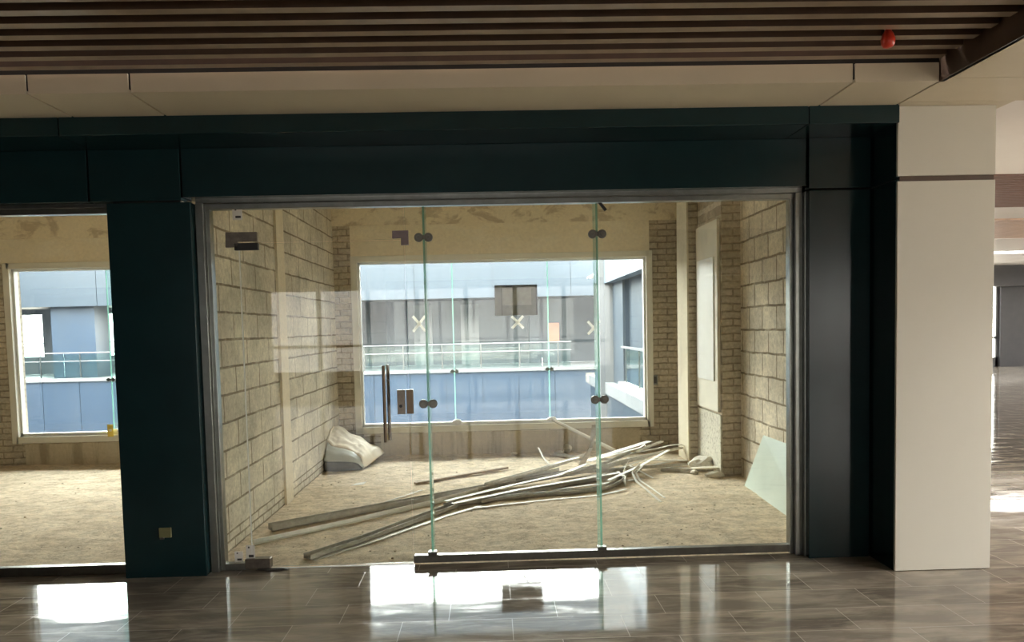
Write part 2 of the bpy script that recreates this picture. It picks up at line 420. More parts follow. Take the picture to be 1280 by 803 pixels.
# facade skins of plaster on the back wall, a few millimetres proud
box_struct('trim_1', [(-1.76, 2.05, YB - .02, YB + .01, 2.51, 2.93)], 'lintel', 'smooth tan plaster band above the shop window')
box_struct('trim_2', [(XL, XR, YB - .035, YB + .01, 2.93, 3.5)], 'beam', 'stained concrete beam over the back wall')
box_struct('trim_3', [(-1.45, 1.9, YB - .012, YB + .01, -.1, .262)], 'apron', 'damp stained render under the shop window')
box_struct('trim_4', [(LX0, LX1, YB - .02, YB + .01, 2.53, 2.84)], 'lintel', 'smooth plaster band above the window next door')
box_struct('trim_5', [(LX0, LX1, YB - .035, YB + .01, 2.84, 3.5)], 'beam', 'stained concrete beam in the shop next door')
box_struct('trim_6', [(VX0 + .1, LX1, YB - .012, YB + .01, -.1, .25)], 'apron', 'damp stained render under the window next door')
# smooth tie column in the left wall, and the brick return beyond it
box_struct('trim_7', [(XL - .02, XL + .022, 2.02, 2.27, -.1, 3.5)], 'tie', 'smooth concrete tie column in the left block wall')
# piers at the right rear
box_struct('wall_right_pier', [(2.40, XR + .05, 2.76, 3.66, -.1, 3.5)], 'brick_y', 'rough brick pier standing against the right wall', .006)
box_struct('wall_right_rear_pier', [(2.285, XR + .05, 3.66, 4.12, -.1, 3.5)], 'brick_y', 'rough brick pier behind the boarded pier', .006)
box_struct('trim_8', [(2.27, 2.29, 3.655, 4.125, -.1, 3.5)], 'bareplaster', 'bright plastered flank of the rear pier')
box_struct('trim_9', [(2.382, 2.402, 2.765, 3.655, -.1, .63)], 'terrazzo', 'spattered grey render at the foot of the boarded pier')
# plaster board on the pier's flank
pb = empty('plaster_board', (2.40, 3.2, .66), 'tall cream plaster board fixed to the flank of the brick pier', 'board')
b = MB(); b.box(2.366, 2.398, 2.80, 3.62, .66, 2.68); adopt(pb, b.build('backing_board', 'board', bevel=.004))
b = MB(); b.box(2.352, 2.366, 2.90, 3.54, .98, 2.30); adopt(pb, tag(b.build('face_panel', 'boardlight', bevel=.004), 'glossy white inset panel'))

# ------------------------------------------------------------------ back windows (frame, panes, glass fins, clamps)
def clamp_mb(x, y, z, s=1.0):
    """pair of round bolted glass clamps joined by a bar, facing the corridor"""
    b = MB()
    for k in (-1, 1):
        b.lathe([(.0, 0), (.026 * s, 0), (.030 * s, .008 * s), (.030 * s, .022 * s), (.0, .022 * s)][1:-1], (x + k * .032 * s, y - .022 * s, z), 'y', 18)
        b.lathe([(.012 * s, -.006 * s), (.014 * s, .001)], (x + k * .032 * s, y - .022 * s, z), 'y', 12)
    b.box(x - .03 * s, x + .03 * s, y - .014 * s, y - .003 * s, z - .014 * s, z + .014 * s)
    return b
def back_window(name, x0, x1, z0, z1, joints, label, crosses):
    root = empty(name, ((x0 + x1) / 2, YB, z0), label, None, None, 'structure')
    f = MB(); t = .045
    for bx in ((x0 - t, x0 + .035, YB - .03, YB + .12, z0 - t, z1 + t), (x1 - .035, x1 + t, YB - .03, YB + .12, z0 - t, z1 + t),
               (x0, x1, YB - .03, YB + .12, z0 - t, z0 + .035), (x0, x1, YB - .03, YB + .12, z1 - .03, z1 + t)): f.box(*bx)
    adopt(root, f.build('window_frame', 'winframe', bevel=.004))
    f = MB(); t2 = .03
    for bx in ((x0 + .035, x0 + .06, YB + .03, YB + .11, z0 + .035, z1 - .03), (x1 - .06, x1 - .035, YB + .03, YB + .11, z0 + .035, z1 - .03),
               (x0 + .035, x1 - .035, YB + .03, YB + .11, z0 + .035, z0 + .075), (x0 + .035, x1 - .035, YB + .03, YB + .11, z1 - .055, z1 - .03)): f.box(*bx)
    adopt(root, tag(f.build('glazing_channel', 'silicone'), 'white glazing channel'))
    xs = [x0 + .05] + joints + [x1 - .05]
    for a, c in zip(xs, xs[1:]):
        g = MB(); fs = g.box(a + .003, c - .003, YB + .06, YB + .072, z0 + .06, z1 - .045, 'glass_win')
        k = g.mi('edge')
        for q in (4, 5): fs[q].material_index = k
        adopt(root, g.build('pane'))
    for j in joints:
        g = MB(); fs = g.box(j - .006, j + .006, YB + .075, YB + .20, z0 + .06, z1 - .045, 'glass_rail')
        k = g.mi('edge')
        for q in (2, 3): fs[q].material_index = k
        fin = adopt(root, tag(g.build('glass_fin'), 'green-edged glass fin'))
        cb = clamp_mb(j, YB + .06, 1.05, .9).build('clamp', 'steel', bevel=0); adopt(fin, cb)
        s = MB(); bm_blob(s, (j + .02, YB + .045, z0 + .075), (.07, .03, .035), 5); adopt(root, s.build('sealant_blob', 'silicone', smooth=True))
    for (cx, cz, w, h) in crosses:
        for sg in (-1, 1):
            tb = MB(); d = Vector((w / 2 * sg, 0, h / 2)); p = Vector((cx, YB + .058 - .001 * (sg > 0), cz))
            n = Vector((-d.z, 0, d.x)).normalized() * .017
            tb.prism([p - d - n, p + d - n, p + d + n, p - d + n], (0, -.0015, 0))
            adopt(root, tag(tb.build('tape_strip', 'tape'), 'white masking tape stuck in a cross'))
    return root
def bm_blob(mb, c, s, seed, sub=2):
    r = bmesh.ops.create_icosphere(mb.bm, subdivisions=sub, radius=1)
    for v_ in r['verts']:
        k = 1 + .35 * mnoise.noise(v_.co * 1.7 + Vector((seed * 3.1, seed, 0)))
        v_.co = Vector((v_.co.x * s[0] * k, v_.co.y * s[1] * k, v_.co.z * s[2] * k)) + Vector(c)
def wx(px, py=430): return at_y(px, py, YB + .06)
crosses = [(wx(524, 405).x, wx(524, 405).z, .16, .20), (wx(647, 403).x, wx(647, 403).z, .15, .16), (wx(742, 410).x, wx(742, 410).z, .15, .17)]
back_window('window_1', WX0, WX1, WZ0, WZ1, [wx(567).x, wx(686).x], 'wide back window of the shop with three dusty frameless panes', crosses)
back_window('window_2', VX0, VX1, VZ0, VZ1, [-4.87], 'back window of the shop left of the dark column', [])

a0 = at_y(138, 530, YB + .05); a1 = at_y(146, 545, YB + .05)
yt = empty('yellow_tag', (a0.x, YB + .03, a1.z), 'small yellow tag at the lower right of the left window', 'tag')
b = MB(); b.box(a0.x, a1.x, YB - .036, YB - .031, a1.z, a0.z); adopt(yt, b.build('tag_sheet', 'yellow'))
b = MB(); b.box(a0.x + .02, a1.x - .02, YB - .039, YB - .036, (a0.z + a1.z) / 2 - .01, (a0.z + a1.z) / 2 + .02); adopt(yt, b.build('tag_band', 'sticker'))
a0 = at_y(815, 469, YB); a1 = at_y(822, 481, YB)
sbx = empty('socket_box', (a0.x, YB, a1.z), 'small dark socket box on the brick wall right of the wide back window', 'socket')
b = MB(); b.box(a0.x, a1.x, YB - .012, YB + .01, a1.z, a0.z); adopt(sbx, b.build('face_plate', 'panelgrey', bevel=.003))
b = MB(); b.box(a0.x + .015, a1.x - .015, YB - .015, YB - .011, a1.z + .02, a0.z - .02); adopt(sbx, tag(b.build('socket_cover', 'ink'), 'dark opening'))
# grey panel on the middle pane
a0 = at_y(618, 357, YB + .05); a1 = at_y(672, 394, YB + .05)
gp = empty('picture_panel', (a0.x, YB + .05, a1.z), 'small grey framed panel stuck on the middle pane of the back window', 'panel')
b = MB(); b.box(a0.x, a1.x, YB + .040, YB + .058, a1.z, a0.z); adopt(gp, b.build('panel_sheet', 'panelgrey'))
w = a1.x - a0.x; h = a0.z - a1.z
b = MB(); b.box(a0.x + .17 * w, a1.x - .14 * w, YB + .036, YB + .041, a1.z + .34 * h, a0.z - .10 * h); adopt(gp, tag(b.build('inset', 'panelpale'), 'paler grey upper inset'))
b = MB()
for bx in ((a0.x + .155 * w, a0.x + .175 * w, a1.z, a0.z - .1 * h), (a1.x - .035 * w, a1.x, a1.z, a0.z), (a0.x, a1.x, a0.z - .035 * h, a0.z)): b.box(bx[0], bx[1], YB + .034, YB + .040, bx[2], bx[3])
adopt(gp, tag(b.build('border', 'far_dark'), 'dark grey border bars'))

# ------------------------------------------------------------------ teal cladding of the corridor face
YF = -.13
def panels(name, rects, m, label, y0=YF, y1=.05, gap=.006, bevel=.003):
    b = MB()
    for (x0, x1, z0, z1) in rects: b.box(x0 + gap, x1 - gap, y0, y1, z0 + (gap if z0 > .05 else 0), z1 - gap)
    return struct(name, b, m, label, bevel)
BX0, BX1 = -2.56, -1.97
ZB0, ZB1 = 2.46, 2.80
panels('wall_front_column', [(-2.458, -1.915, 0, ZB0)], 'teal', 'dark teal clad column left of the glass shopfront')
panels('wall_front_beam', [(-5.2, BX0, ZB0, ZB1), (BX0, BX1, ZB0, ZB1), (BX1, 2.10, ZB0 + .02, ZB1), (-9, -5.2, ZB0, ZB1)], 'teal', 'dark teal cladding panels above the shopfronts')
panels('wall_front_right', [(2.10, 2.52, 0, ZB0), (2.10, 2.52, ZB0, ZB1)], 'teal', 'satin dark teal cladding right of the shopfront', -.15)
box_struct('wall_front_backing', [(-9, 2.55, -.10, .05, 2.49, 3.5), (-2.42, -1.99, -.11, .05, 0, 2.5), (2.14, 2.55, -.11, .05, 0, 2.5)], 'joint', 'dark backing behind the teal cladding')
box_struct('wall_front_inner', [(-8.8, 2.84, .055, .20, 2.52, 3.5), (2.17, 2.62, .06, .20, -.1, 2.52), (-2.3, -1.975, .06, .10, -.1, 2.52)], 'lintel', 'plastered inner face of the front wall over the glass')
# projecting teal band under the soffit
panels('wall_front_band', [(-9, -2.53, 2.79, 2.91), (-2.53, 1.96, 2.79, 2.91), (1.96, 2.52, 2.79, 2.91)], 'teal', 'projecting dark teal band under the beige soffit', -.50, .05, .003)
# white column
wc0, wc1, wcy = 2.523, 3.135, -.47
box_struct('wall_column_white', [(wc0, wc1, wcy, wcy + .02, .004, 2.445), (wc0, wc1, wcy, wcy + .02, 2.478, 2.899)], 'white_clad', 'off-white clad column face at the right', .002)
box_struct('wall_column_side', [(wc0 + .004, wc0 + .02, wcy + .02, .0, 0, 2.46), (wc0 + .004, wc0 + .02, wcy + .02, .0, 2.468, 2.899)], 'teal', 'dark teal side of the white column')
box_struct('wall_column_core', [(wc0 + .02, wc1 - .002, wcy + .012, .3, 0, 2.899)], M['slat'], 'brown core showing in the joint of the white column')
box_struct('wall_hall_side', [(2.86, 3.12, .28, 5.0, 0, 2.92)], 'white_clad', 'white wall of the side corridor')

# small olive socket box on the dark column
sp = at_y(207, 666, YF)
ob = empty('socket_box', (sp.x, YF, sp.z), 'small olive socket box low on the dark teal column', 'socket')
b = MB(); b.box(sp.x - .04, sp.x + .04, YF - .012, YF + .002, sp.z - .033, sp.z + .033); adopt(ob, b.build('face_plate', 'outlet', bevel=.004))
b = MB(); b.box(sp.x - .034, sp.x - .004, YF - .018, YF - .011, sp.z - .042, sp.z - .030); adopt(ob, tag(b.build('socket_cover', 'ink', bevel=.002), 'dark slot along the lower edge'))

# ------------------------------------------------------------------ soffit, fascia, baffles
SZ = 2.90
SY0, SY1 = -.94, -.48
TX = 2.50                          # right end of the slat tray
def sof(name, rects, label, m='soffit'):
    b = MB()
    for (x0, x1, y0, y1) in rects: b.box(x0 + .002, x1 - .002, y0, y1, SZ, SZ + .02)
    return struct(name, b, m, label)
JX = [-9, -2.44, -1.90, 2.02, TX]
g_ = .007
b = MB()
for i, (x0, x1) in enumerate(zip(JX, JX[1:])): b.box(x0 + g_, x1 - g_, SY0, SY1, SZ, SZ + .02)
struct('ceiling_soffit', b, 'soffit', 'beige soffit strip above the teal band')
b = MB()
for (x0, x1) in zip(JX, JX[1:]): b.box(x0 + g_, x1 - g_, SY0 - .012, SY0, SZ, SZ + .10)
struct('ceiling_fascia', b, 'soffit', 'beige fascia between soffit and brown baffles')
box_struct('ceiling_soffit_backing', [(-12, TX, SY0 + .01, .05, SZ + .03, SZ + .2)], 'void', 'dark void above the soffit')
# fascia running back along the right end of the tray, then the wider ceiling
box_struct('ceiling_hall_backing', [(TX + .03, 6.1, -5.5, .0, SZ + .03, SZ + .06)], 'void', 'dark void above the hall ceiling panels')
box_struct('ceiling_tray_edge', [(TX, TX + .03, -9, SY0 - .0, SZ + .0, SZ + .34)], M['slat'], 'brown edge board at the right end of the baffle ceiling')
b = MB()
for (x0, x1, y0, y1) in ((TX + .004, 4.2, -2.2, -1.0), (TX + .004, 4.2, -1.0, -.55), (TX + .004, 3.2, -.55, .0), (TX + .004, 4.2, -5.5, -2.2), (4.2, 6.0, -2.2, -.6), (4.2, 6.0, -5.5, -2.2)):
    b.box(x0 + .003, x1 - .003, y0 + .003, y1 - .003, SZ, SZ + .02)
struct('ceiling_hall_front', b, 'soffit', 'pale ceiling panels right of the baffles')
box_struct('ceiling_hall', [(3.1, 22, -.6, 1.86, SZ + .01, SZ + .05), (6.0, 12, -2.2, -.6, SZ, SZ + .05), (2.85, 22, 3.95, 4.95, SZ, SZ + .05), (3.3, 22, 7.4, 8.8, SZ - .02, SZ + .05),
                            (6.0, 7.5, -9, -2.2, SZ, SZ + .05), (9.6, 12, -9, -2.2, SZ, SZ + .05), (6.0, 12, -16.3, -9, SZ, SZ + .05), (3.3, 22, 8.8, 12, SZ + .3, SZ + .35), (3.3, 11, 12, 18, SZ + .3, SZ + .35), (11, 22, 12, 13.6, SZ + .3, SZ + .35), (11, 22, 14.2, 18, SZ + .3, SZ + .35), (3.3, 22, 18, 21, SZ + .3, SZ + .35)], 'soffit_white', 'white ceiling of the side hall')  # hole left behind the camera for the added skylight
# a pale diagonal soffit panel seen past the column
box_struct('ceiling_corridor', [(-14, TX + .03, -16.4, SY0, SZ + .40, SZ + .5), (TX + .03, 12, -16.4, -9, SZ + .40, SZ + .5), (TX + .03, 7.5, -9, -2, SZ + .40, SZ + .5), (9.6, 12.2, -9, -2, SZ + .40, SZ + .5), (3.15, 22, 1.7, 8, SZ + .40, SZ + .5), (TX - .3, 7.5, -2.05, 2.0, SZ + .38, SZ + .45), (7.5, 12.2, -2.05, 2.0, SZ + .38, SZ + .45)], 'void', 'black void above the ceiling baffles')

# brown baffles: long boards running along the shopfront
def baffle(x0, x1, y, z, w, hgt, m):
    b = MB(); fs = b.box(x0, x1, y - w / 2, y + w / 2, z, z + hgt, m); fs[0].material_index = b.mi('slat_lit_under' if m == 'slat' else m); return b.build('ceiling_baffle', m)
ords = ['first', 'second', 'third', 'fourth', 'fifth', 'sixth', 'seventh', 'eighth', 'ninth', 'tenth', 'eleventh', 'twelfth', 'thirteenth', 'fourteenth']
y0 = -1.02
first = None
for i in range(12):
    y = y0 - i * .139
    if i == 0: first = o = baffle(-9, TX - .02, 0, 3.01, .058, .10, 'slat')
    else:
        o = first.copy(); C.objects.link(o)
    o.location = (0, y, 0)
    lab = f'{ords[i]} long brown ceiling baffle counted out from the beige fascia'
    tag(o, lab, 'baffle', 'brown ceiling baffles along the corridor')
# baffles of the hall seen past the white column
hb_first = None
for i in range(26):
    y = 1.9 + i * .08
    if i == 0: hb_first = o = baffle(3.2, 12, 0, 2.90, .036, .09, 'hall_slat')
    else: o = hb_first.copy(); C.objects.link(o)
    o.location = (0, y, 0)
    tag(o, 'brown baffle in the near ceiling panel past the white column', 'baffle', 'brown baffles past the white column')
hb_first = None
for i in range(20):
    y = 5.0 + i * .12
    if i == 0: hb_first = o = baffle(3.2, 16, 0, 2.88, .07, .06, 'slat_light')
    else: o = hb_first.copy(); C.objects.link(o)
    o.location = (0, y, 0)
    tag(o, 'pale brown baffle in the far ceiling panel past the white column', 'baffle', 'pale baffles past the white column')

# red sprinkler cap hanging below the baffles
sp = at_z(1110, 46, 3.0)
rs = empty('sprinkler', (sp.x, sp.y, 3.0), 'sprinkler head in a red protective cap among the brown baffles', 'sprinkler')
b = MB(); b.lathe([(.008, -.052), (.022, -.05), (.032, -.035), (.034, -.015), (.026, .012), (.016, .03), (.014, .034)], (sp.x, sp.y, 3.0)); adopt(rs, b.build('red_cap', 'red', smooth=True))
b = MB(); b.lathe([(.016, .034), (.017, .036), (.017, .05), (.010, .052)], (sp.x, sp.y, 3.0)); adopt(rs, tag(b.build('collar', 'silicone'), 'pale threaded collar'))
b = MB(); b.tube([(sp.x, sp.y, 3.05), (sp.x, sp.y, 3.31)], .010); adopt(rs, tag(b.build('drop_pipe', 'galv_dark'), 'thin drop pipe'))

# ------------------------------------------------------------------ glass shopfront
FX0, FX1 = -1.912, 2.098
DP, DE = -1.655, -.562           # door pivot edge, door closing edge
F1, F2 = -.435, .727             # glass fins
DZ = 2.20
sf = empty('glass_shopfront', (0, 0, 0), 'wide glass shopfront in a stainless steel frame with glass fins', 'shopfront')
def frame_part(name, boxes, m, label=None, bevel=.004):
    b = MB()
    for bx in boxes: b.box(*bx)
    o = adopt(sf, b.build(name, m, bevel=bevel))
    if label: o['label'] = label
    return o
frame_part('top_rail', [(FX0, FX1, -.06, .05, 2.455, 2.50), (FX0 + .05, FX1 - .045, -.035, .035, 2.42, 2.456)], 'steel')
frame_part('left_jamb', [(FX0, FX0 + .05, -.07, .05, 0, 2.456), (FX0 + .05, FX0 + .078, -.03, .04, 0, 2.42)], 'steel')
frame_part('right_jamb', [(FX1 - .05, FX1, -.07, .05, 0, 2.456), (FX1, FX1 + .055, -.10, .05, 0, 2.456), (FX1 - .075, FX1 - .05, -.03, .04, 0, 2.42)], 'steel')
frame_part('bottom_rail', [(DE, FX1 - .075, -.028, .028, .012, .062)], 'steel_dark')
frame_part('side_rail', [(FX0 + .078, DP - .02, -.03, .03, 0, .045)], 'steel')
frame_part('threshold_strip', [(DP + .06, DE, -.018, .006, -.006, .004)], 'silicone', 'pale edge strip of the tile floor')
def pane(name, x0, x1, z0, z1, par, y0=-.006, y1=.006, mt_='glass', label=None, em='edge'):
    g = MB(); fs = g.box(x0, x1, y0, y1, z0, z1, mt_); k = g.mi(em)
    for q in (0, 1, 4, 5): fs[q].material_index = k
    o = adopt(par, g.build(name))
    if label: o['label'] = label
    return o
pane('side_panel', FX0 + .07, DP - .006, .03, DZ, sf, em='edge_pale')
pane('transom_panel', FX0 + .07, DE - .003, DZ + .004, 2.44, sf, em='edge_pale')
pane('narrow_panel', DE + .004, F1 - .003, .03, 2.44, sf)
pane('middle_panel', F1 + .003, F2 - .003, .03, 2.44, sf)
pane('right_panel', F2 + .003, FX1 - .06, .03, 2.44, sf)
for fx in (F1, F2):
    g = MB(); fs = g.box(fx - .0075, fx + .0075, .012, .16, .02, 2.44, 'glass_rail'); k = g.mi('edge')
    for q in (2, 3): fs[q].material_index = k
    fin = adopt(sf, tag(g.build('glass_fin'), 'upright green-edged glass fin'))
    for cz in (2.213, 1.098): adopt(fin, tag(clamp_mb(fx, -.006, cz).build('clamp', 'steel_dark'), 'round bolted glass clamp'))
    b = MB(); b.box(fx - .03, fx + .03, -.03, .03, .062, .085); adopt(sf, b.build('fin_shoe', 'steel_dark', bevel=.003))
# patch fittings on the fixed glass
def front_box(name, px0, py0, px1, py1, m, par, y0=-.016, y1=.016, label=None):
    a = at_y(px0, py0, y0); c = at_y(px1, py1, y0)
    b = MB(); b.box(a.x, c.x, y0, y1, c.z, a.z); o = adopt(par, b.build(name, m, bevel=.002))
    if label: o['label'] = label
    return o
b = MB()
A = lambda x, y: at_y(x, y, -.016)
b.prism([A(281.5, 290.5), A(321, 290), A(321, 301.5), A(297, 302), A(297, 309), A(281.5, 309.5)], (0, .03, 0))
adopt(sf, tag(b.build('patch_fitting', 'fitting', bevel=.002), 'brushed angled fitting over the door pivot'))
b = MB()
b.prism([A(490, 288.5), A(510, 288), A(510.5, 306), A(501, 306.5), A(501, 297.5), A(490, 298)], (0, .03, 0))
adopt(sf, tag(b.build('corner_fitting', 'fitting_lilac', bevel=.002), 'purplish angled fitting at the door head'))
def sticker(px0, py0, px1, py1, par):
    o = front_box('sticker', px0, py0, px1, py1, 'sticker', par, -.0085, -.0062, 'small white paper sticker')
    a = at_y(px0, py0, -.0095); c = at_y(px1, py1, -.0095); w = c.x - a.x; h = a.z - c.z
    for bx in ((a.x + .25 * w, a.x + .42 * w, -.0095, -.0086, a.z - .22 * h, a.z - .10 * h), (a.x + .30 * w, a.x + .85 * w, -.0095, -.0086, c.z + .16 * h, c.z + .34 * h)):
        b = MB(); b.box(*bx)
        k = b.build('ink_mark', 'ink'); k.parent = o
    return o
sticker(290, 260, 303, 275, sf); sticker(293, 690, 304, 703, sf)
front_box('key_plate', 507.5, 487.5, 517, 517.5, 'bronze', sf, label='dark bronze lock keeper').location = (0, 0, 0)

b = MB()
b.prism([A(745, 250.5), A(749, 250), A(759, 262), A(756, 264)], (0, .012, 0)); adopt(sf, tag(b.build('head_bar', 'blackplastic'), 'small dark slanting bar at the head of the right glass joint'))  # dark bar laid over the head of the right joint
# the door leaf
dr = empty('glass_door', (DP, 0, 0), 'frameless glass door with a tall bronze pull handle', 'door')
pane('door_leaf', DP, DE - .006, .012, DZ - .006, dr, em='edge_pale')
b = MB(); b.box(DP - .0055, DP - .0005, -.009, .007, .08, DZ - .055); adopt(dr, tag(b.build('edge_seal', 'silicone'), 'white seal along the pivot edge'))
front_box('head_fitting', 292.5, 304, 322.5, 312.5, 'blackplastic', dr, label='black pivot fitting on the door head')
a = at_y(306, 698, -.03)
b = MB(); b.box(a.x, a.x + .17, -.035, .03, .004, .075); adopt(dr, tag(b.build('floor_pivot', 'fitting', bevel=.006), 'brushed steel pivot shoe at the door foot'))
front_box('lock_case', 496, 488, 506.8, 518, 'fitting', dr, label='bronze lock case')
b = MB()
a = at_y(501, 508, -.02); b.lathe([(.011, -.006), (.012, 0), (.012, .006)], (a.x, -.018, a.z), 'y', 14); adopt(dr, tag(b.build('lock_cylinder', 'blackplastic'), 'keyhole'))
sticker(307, 682, 319, 700, dr)
hn = None
for yy in (-.055, .055):
    b = MB(); hx = at_y(480.5 if yy < 0 else 486, 503, yy).x
    b.tube([(hx, yy, .85), (hx, yy, 1.365)], .011, 14)
    hd = adopt(dr, tag(b.build('pull_handle', 'bronze', smooth=False), 'tall round bronze pull bar'))
    for zz in (.96, 1.26):
        b = MB(); b.tube([(hx, yy, zz), (hx, .006 * (1 if yy > 0 else -1), zz)], .007, 10)
        k = b.build('standoff', 'bronze'); k.parent = hd
# dark rag of mortar at the door foot
b = MB(); a = at_z(340, 713, 0)
bm_blob(b, (a.x, a.y, .006), (.11, .022, .007), 4, 3); tag(b.build('mortar_crumb', 'ink', smooth=True), 'flat dark scrap on the tiles beside the door pivot', 'scrap')

# shopfront next door
sn = empty('glass_shopfront', (-5, 0, 0), 'glass shopfront of the neighbouring shop left of the dark column', 'shopfront')
def np_(name, boxes, m, label=None):
    b = MB()
    for bx in boxes: b.box(*bx)
    o = adopt(sn, b.build(name, m, bevel=.004))
    if label: o['label'] = label
np_('top_rail', [(-8.6, -2.42, -.06, .05, 2.44, 2.50), (-8.6, -2.47, -.035, .035, 2.405, 2.44)], 'steel')
np_('bottom_rail', [(-8.6, -2.42, -.028, .028, .0, .062)], 'steel_dark')
pane('fixed_panel', -5.1, -2.47, .03, 2.42, sn); pane('fixed_panel', -8.5, -5.106, .03, 2.42, sn)
g = MB(); fs = g.box(-2.465, -2.45, -.03, .14, .02, 2.42, 'fin_tint'); k = g.mi('edge')
for q in (2, 3): fs[q].material_index = k
adopt(sn, tag(g.build('glass_fin'), 'green-edged glass fin beside the column'))

# ------------------------------------------------------------------ things lying in the shop
def chan(w, h, t=.0035):     # U section, open upward
    return [(-w / 2, 0), (w / 2, 0), (w / 2, h), (w / 2 - t, h), (w / 2 - t, t), (-w / 2 + t, t), (-w / 2 + t, h), (-w / 2, h)]
def flat(w, t=.004): return [(-w / 2, 0), (w / 2, 0), (w / 2, t), (-w / 2, t)]
def angle(w, h, t=.0035): return [(-w / 2, 0), (w / 2, 0), (w / 2, t), (-w / 2 + t, t), (-w / 2 + t, h), (-w / 2, h)]
def rod(r, n=8): return [(r * math.cos(2 * math.pi * k / n), r + r * math.sin(2 * math.pi * k / n)) for k in range(n)]
def smooth_path(pts, k=4):
    if len(pts) < 3: return pts
    P = [pts[0] * 2 - pts[1]] + pts + [pts[-1] * 2 - pts[-2]]; out_ = []
    for i in range(1, len(P) - 2):
        for j in range(k):
            t = j / k; a, b_, c, d = P[i - 1:i + 3]
            out_.append(.5 * ((2 * b_) + (c - a) * t + (2 * a - 5 * b_ + 4 * c - d) * t * t + (3 * b_ - a - 3 * c + d) * t ** 3))
    return out_ + [P[-2]]
GRP = 'metal strips in the tangled heap'
def strip(pts, sect, m, label, name='metal_strip', curve=False, roll=None, cat='strip', grp=GRP):
    P = []
    for q in pts:
        if len(q) == 3: P.append(at_z(q[0], q[1], q[2]))
        else: P.append(at_y(q[0], q[1], q[3]))
    if curve: P = smooth_path(P)
    b = MB(); b.sweep(P, sect, roll=roll)
    return tag(b.build(name, m), label, cat, grp)
Z = -.012
strip([(338, 663, Z), (520, 629, Z), (640, 607, Z + .01), (735, 590, Z + .05)], chan(.085, .05), 'galv_dark', 'wide dull grey channel running in from the door, widest of the heap')
strip([(318, 681, Z), (440, 654, Z), (535, 632, Z), (640, 604, Z + .03), (700, 589, Z + .08)], angle(.035, .035), 'white_strip', 'long white angle strip ending at the glass door foot')
strip([(384, 699, Z), (455, 676, Z), (530, 648, Z), (568, 634, Z)], chan(.075, .035), 'galv_dark', 'brown-grey channel whose end lies nearest the door sill')
strip([(392, 701, Z - .002), (470, 676, Z), (560, 645, Z), (600, 633, Z)], flat(.04), 'galv', 'thin flat strip along the front of the brown-grey channel')
strip([(556, 634, Z), (620, 625, Z), (700, 618, Z), (748, 613, Z), (770, 605, Z + .01), (781, 594, Z + .03)], chan(.07, .03), 'galv_dark', 'bent grey channel curving up at its right end', curve=True)
strip([(590, 636, Z), (680, 626, Z), (745, 620, Z), (783, 612, Z)], flat(.03), 'galv', 'flat strip lying foremost under the bent channel', curve=True)
strip([(557, 627, .04), (640, 607, .05), (700, 594, .07), (735, 580, .10)], flat(.05), 'white_strip', 'white strip with a blunt end at the middle of the heap')
strip([(565, 631, .02), (650, 613, .02), (745, 597, .03), (775, 592, .04)], flat(.055, .01), 'galv', 'pale flat strip crossing behind the right glass joint')
strip([(600, 629, Z), (690, 611, Z), (752, 599, Z), (800, 588, Z)], chan(.05, .03), 'galv_dark', 'grey channel beneath the pale flat strips')
strip([(608, 608, .05), (680, 588, .09), (735, 570, .13)], chan(.06, .03), 'galv', 'raised channel slanting up to the standing offcut')
strip([(620, 603, .06), (690, 581, .12), (724, 572, .15)], flat(.035), 'white_strip', 'thin pale strip along the back of the raised channel')
strip([(655, 601, .03), (740, 590, .05), (812, 571, .10)], chan(.055, .028), 'galv', 'light channel at the core of the heap')
strip([(690, 607, .0), (750, 594, .03), (800, 577, .08), (813, 570, .11), (824, 574, .08)], flat(.04), 'white_strip', 'white strip folded at its right tip')
strip([(735, 577, .08), (770, 565, .13), (812, 552, .16)], flat(.09, .004), 'galv', 'broad thin strip fanning out at the top of the heap')
strip([(748, 574, .10), (800, 560, .14), (806, 556, .16), (808, 562, .12)], flat(.03), 'white_strip', 'short strip with a bent white tip on top of the heap')
strip([(795, 566, .10), (810, 560, .14), (828, 553, .17)], chan(.035, .02), 'galv', 'short stub poking up at the upper right of the heap')
strip([(786, 568, .08), (818, 562, .12), (840, 557, .15), (853, 557, .15), (860, 563, .09), (865, 569, .03)], flat(.04, .006), 'galv', 'arched strip hooping over toward the pier', curve=True)
strip([(750, 575, .04), (768, 577, .05), (785, 584, .03), (800, 590, Z)], chan(.05, .025), 'galv_dark', 'short dark channel crossing the heap backwards')
strip([(735, 581, .02), (765, 584, .05), (779, 596, .04)], flat(.03), 'galv', 'short crossing strip beside the twisted white tape')
strip([(786, 573, .10), (784, 580, .08), (781, 590, .05), (780, 598, .03), (782, 607, Z)], flat(.035), 'white_strip', 'twisted white strip hanging down the front of the heap', curve=True, roll=[.3 * k for k in range(17)])
strip([(800, 581, .04), (826, 585, Z), (862, 586, Z)], flat(.05, .006), 'galv', 'flat strip lying out to the right toward the rubble')
strip([(826, 589, Z), (850, 590, Z), (882, 589, Z)], chan(.05, .02), 'galv_dark', 'short grey channel ending at the white rubble')
strip([(800, 576, .03), (846, 576, Z), (874, 576, Z)], flat(.06, .008), 'white_strip', 'pale strip lying flat at the back beside the pier')
strip([(826, 628, Z), (812, 616, Z), (796, 603, .0), (791, 592, .05), (800, 582, .10)], angle(.022, .022), 'white_strip', 'bent white strip kinked toward the viewer')
strip([(831, 623, Z), (816, 612, Z), (800, 601, .0), (795, 592, .05), (803, 583, .10)], flat(.018), 'white_strip', 'thin white strip doubled beside the kinked one')
strip([(690, 527, 0, YB - .05), (768, 566, .05)], rod(.024), 'white_strip', 'white pole leaning from the heap up to the window sill')
strip([(744, 532, 0, 3.3), (739, 560, 0, 3.0), (727, 582, .02)], flat(.075, .006), 'galv_dark', 'dark offcut standing upright out of the heap')
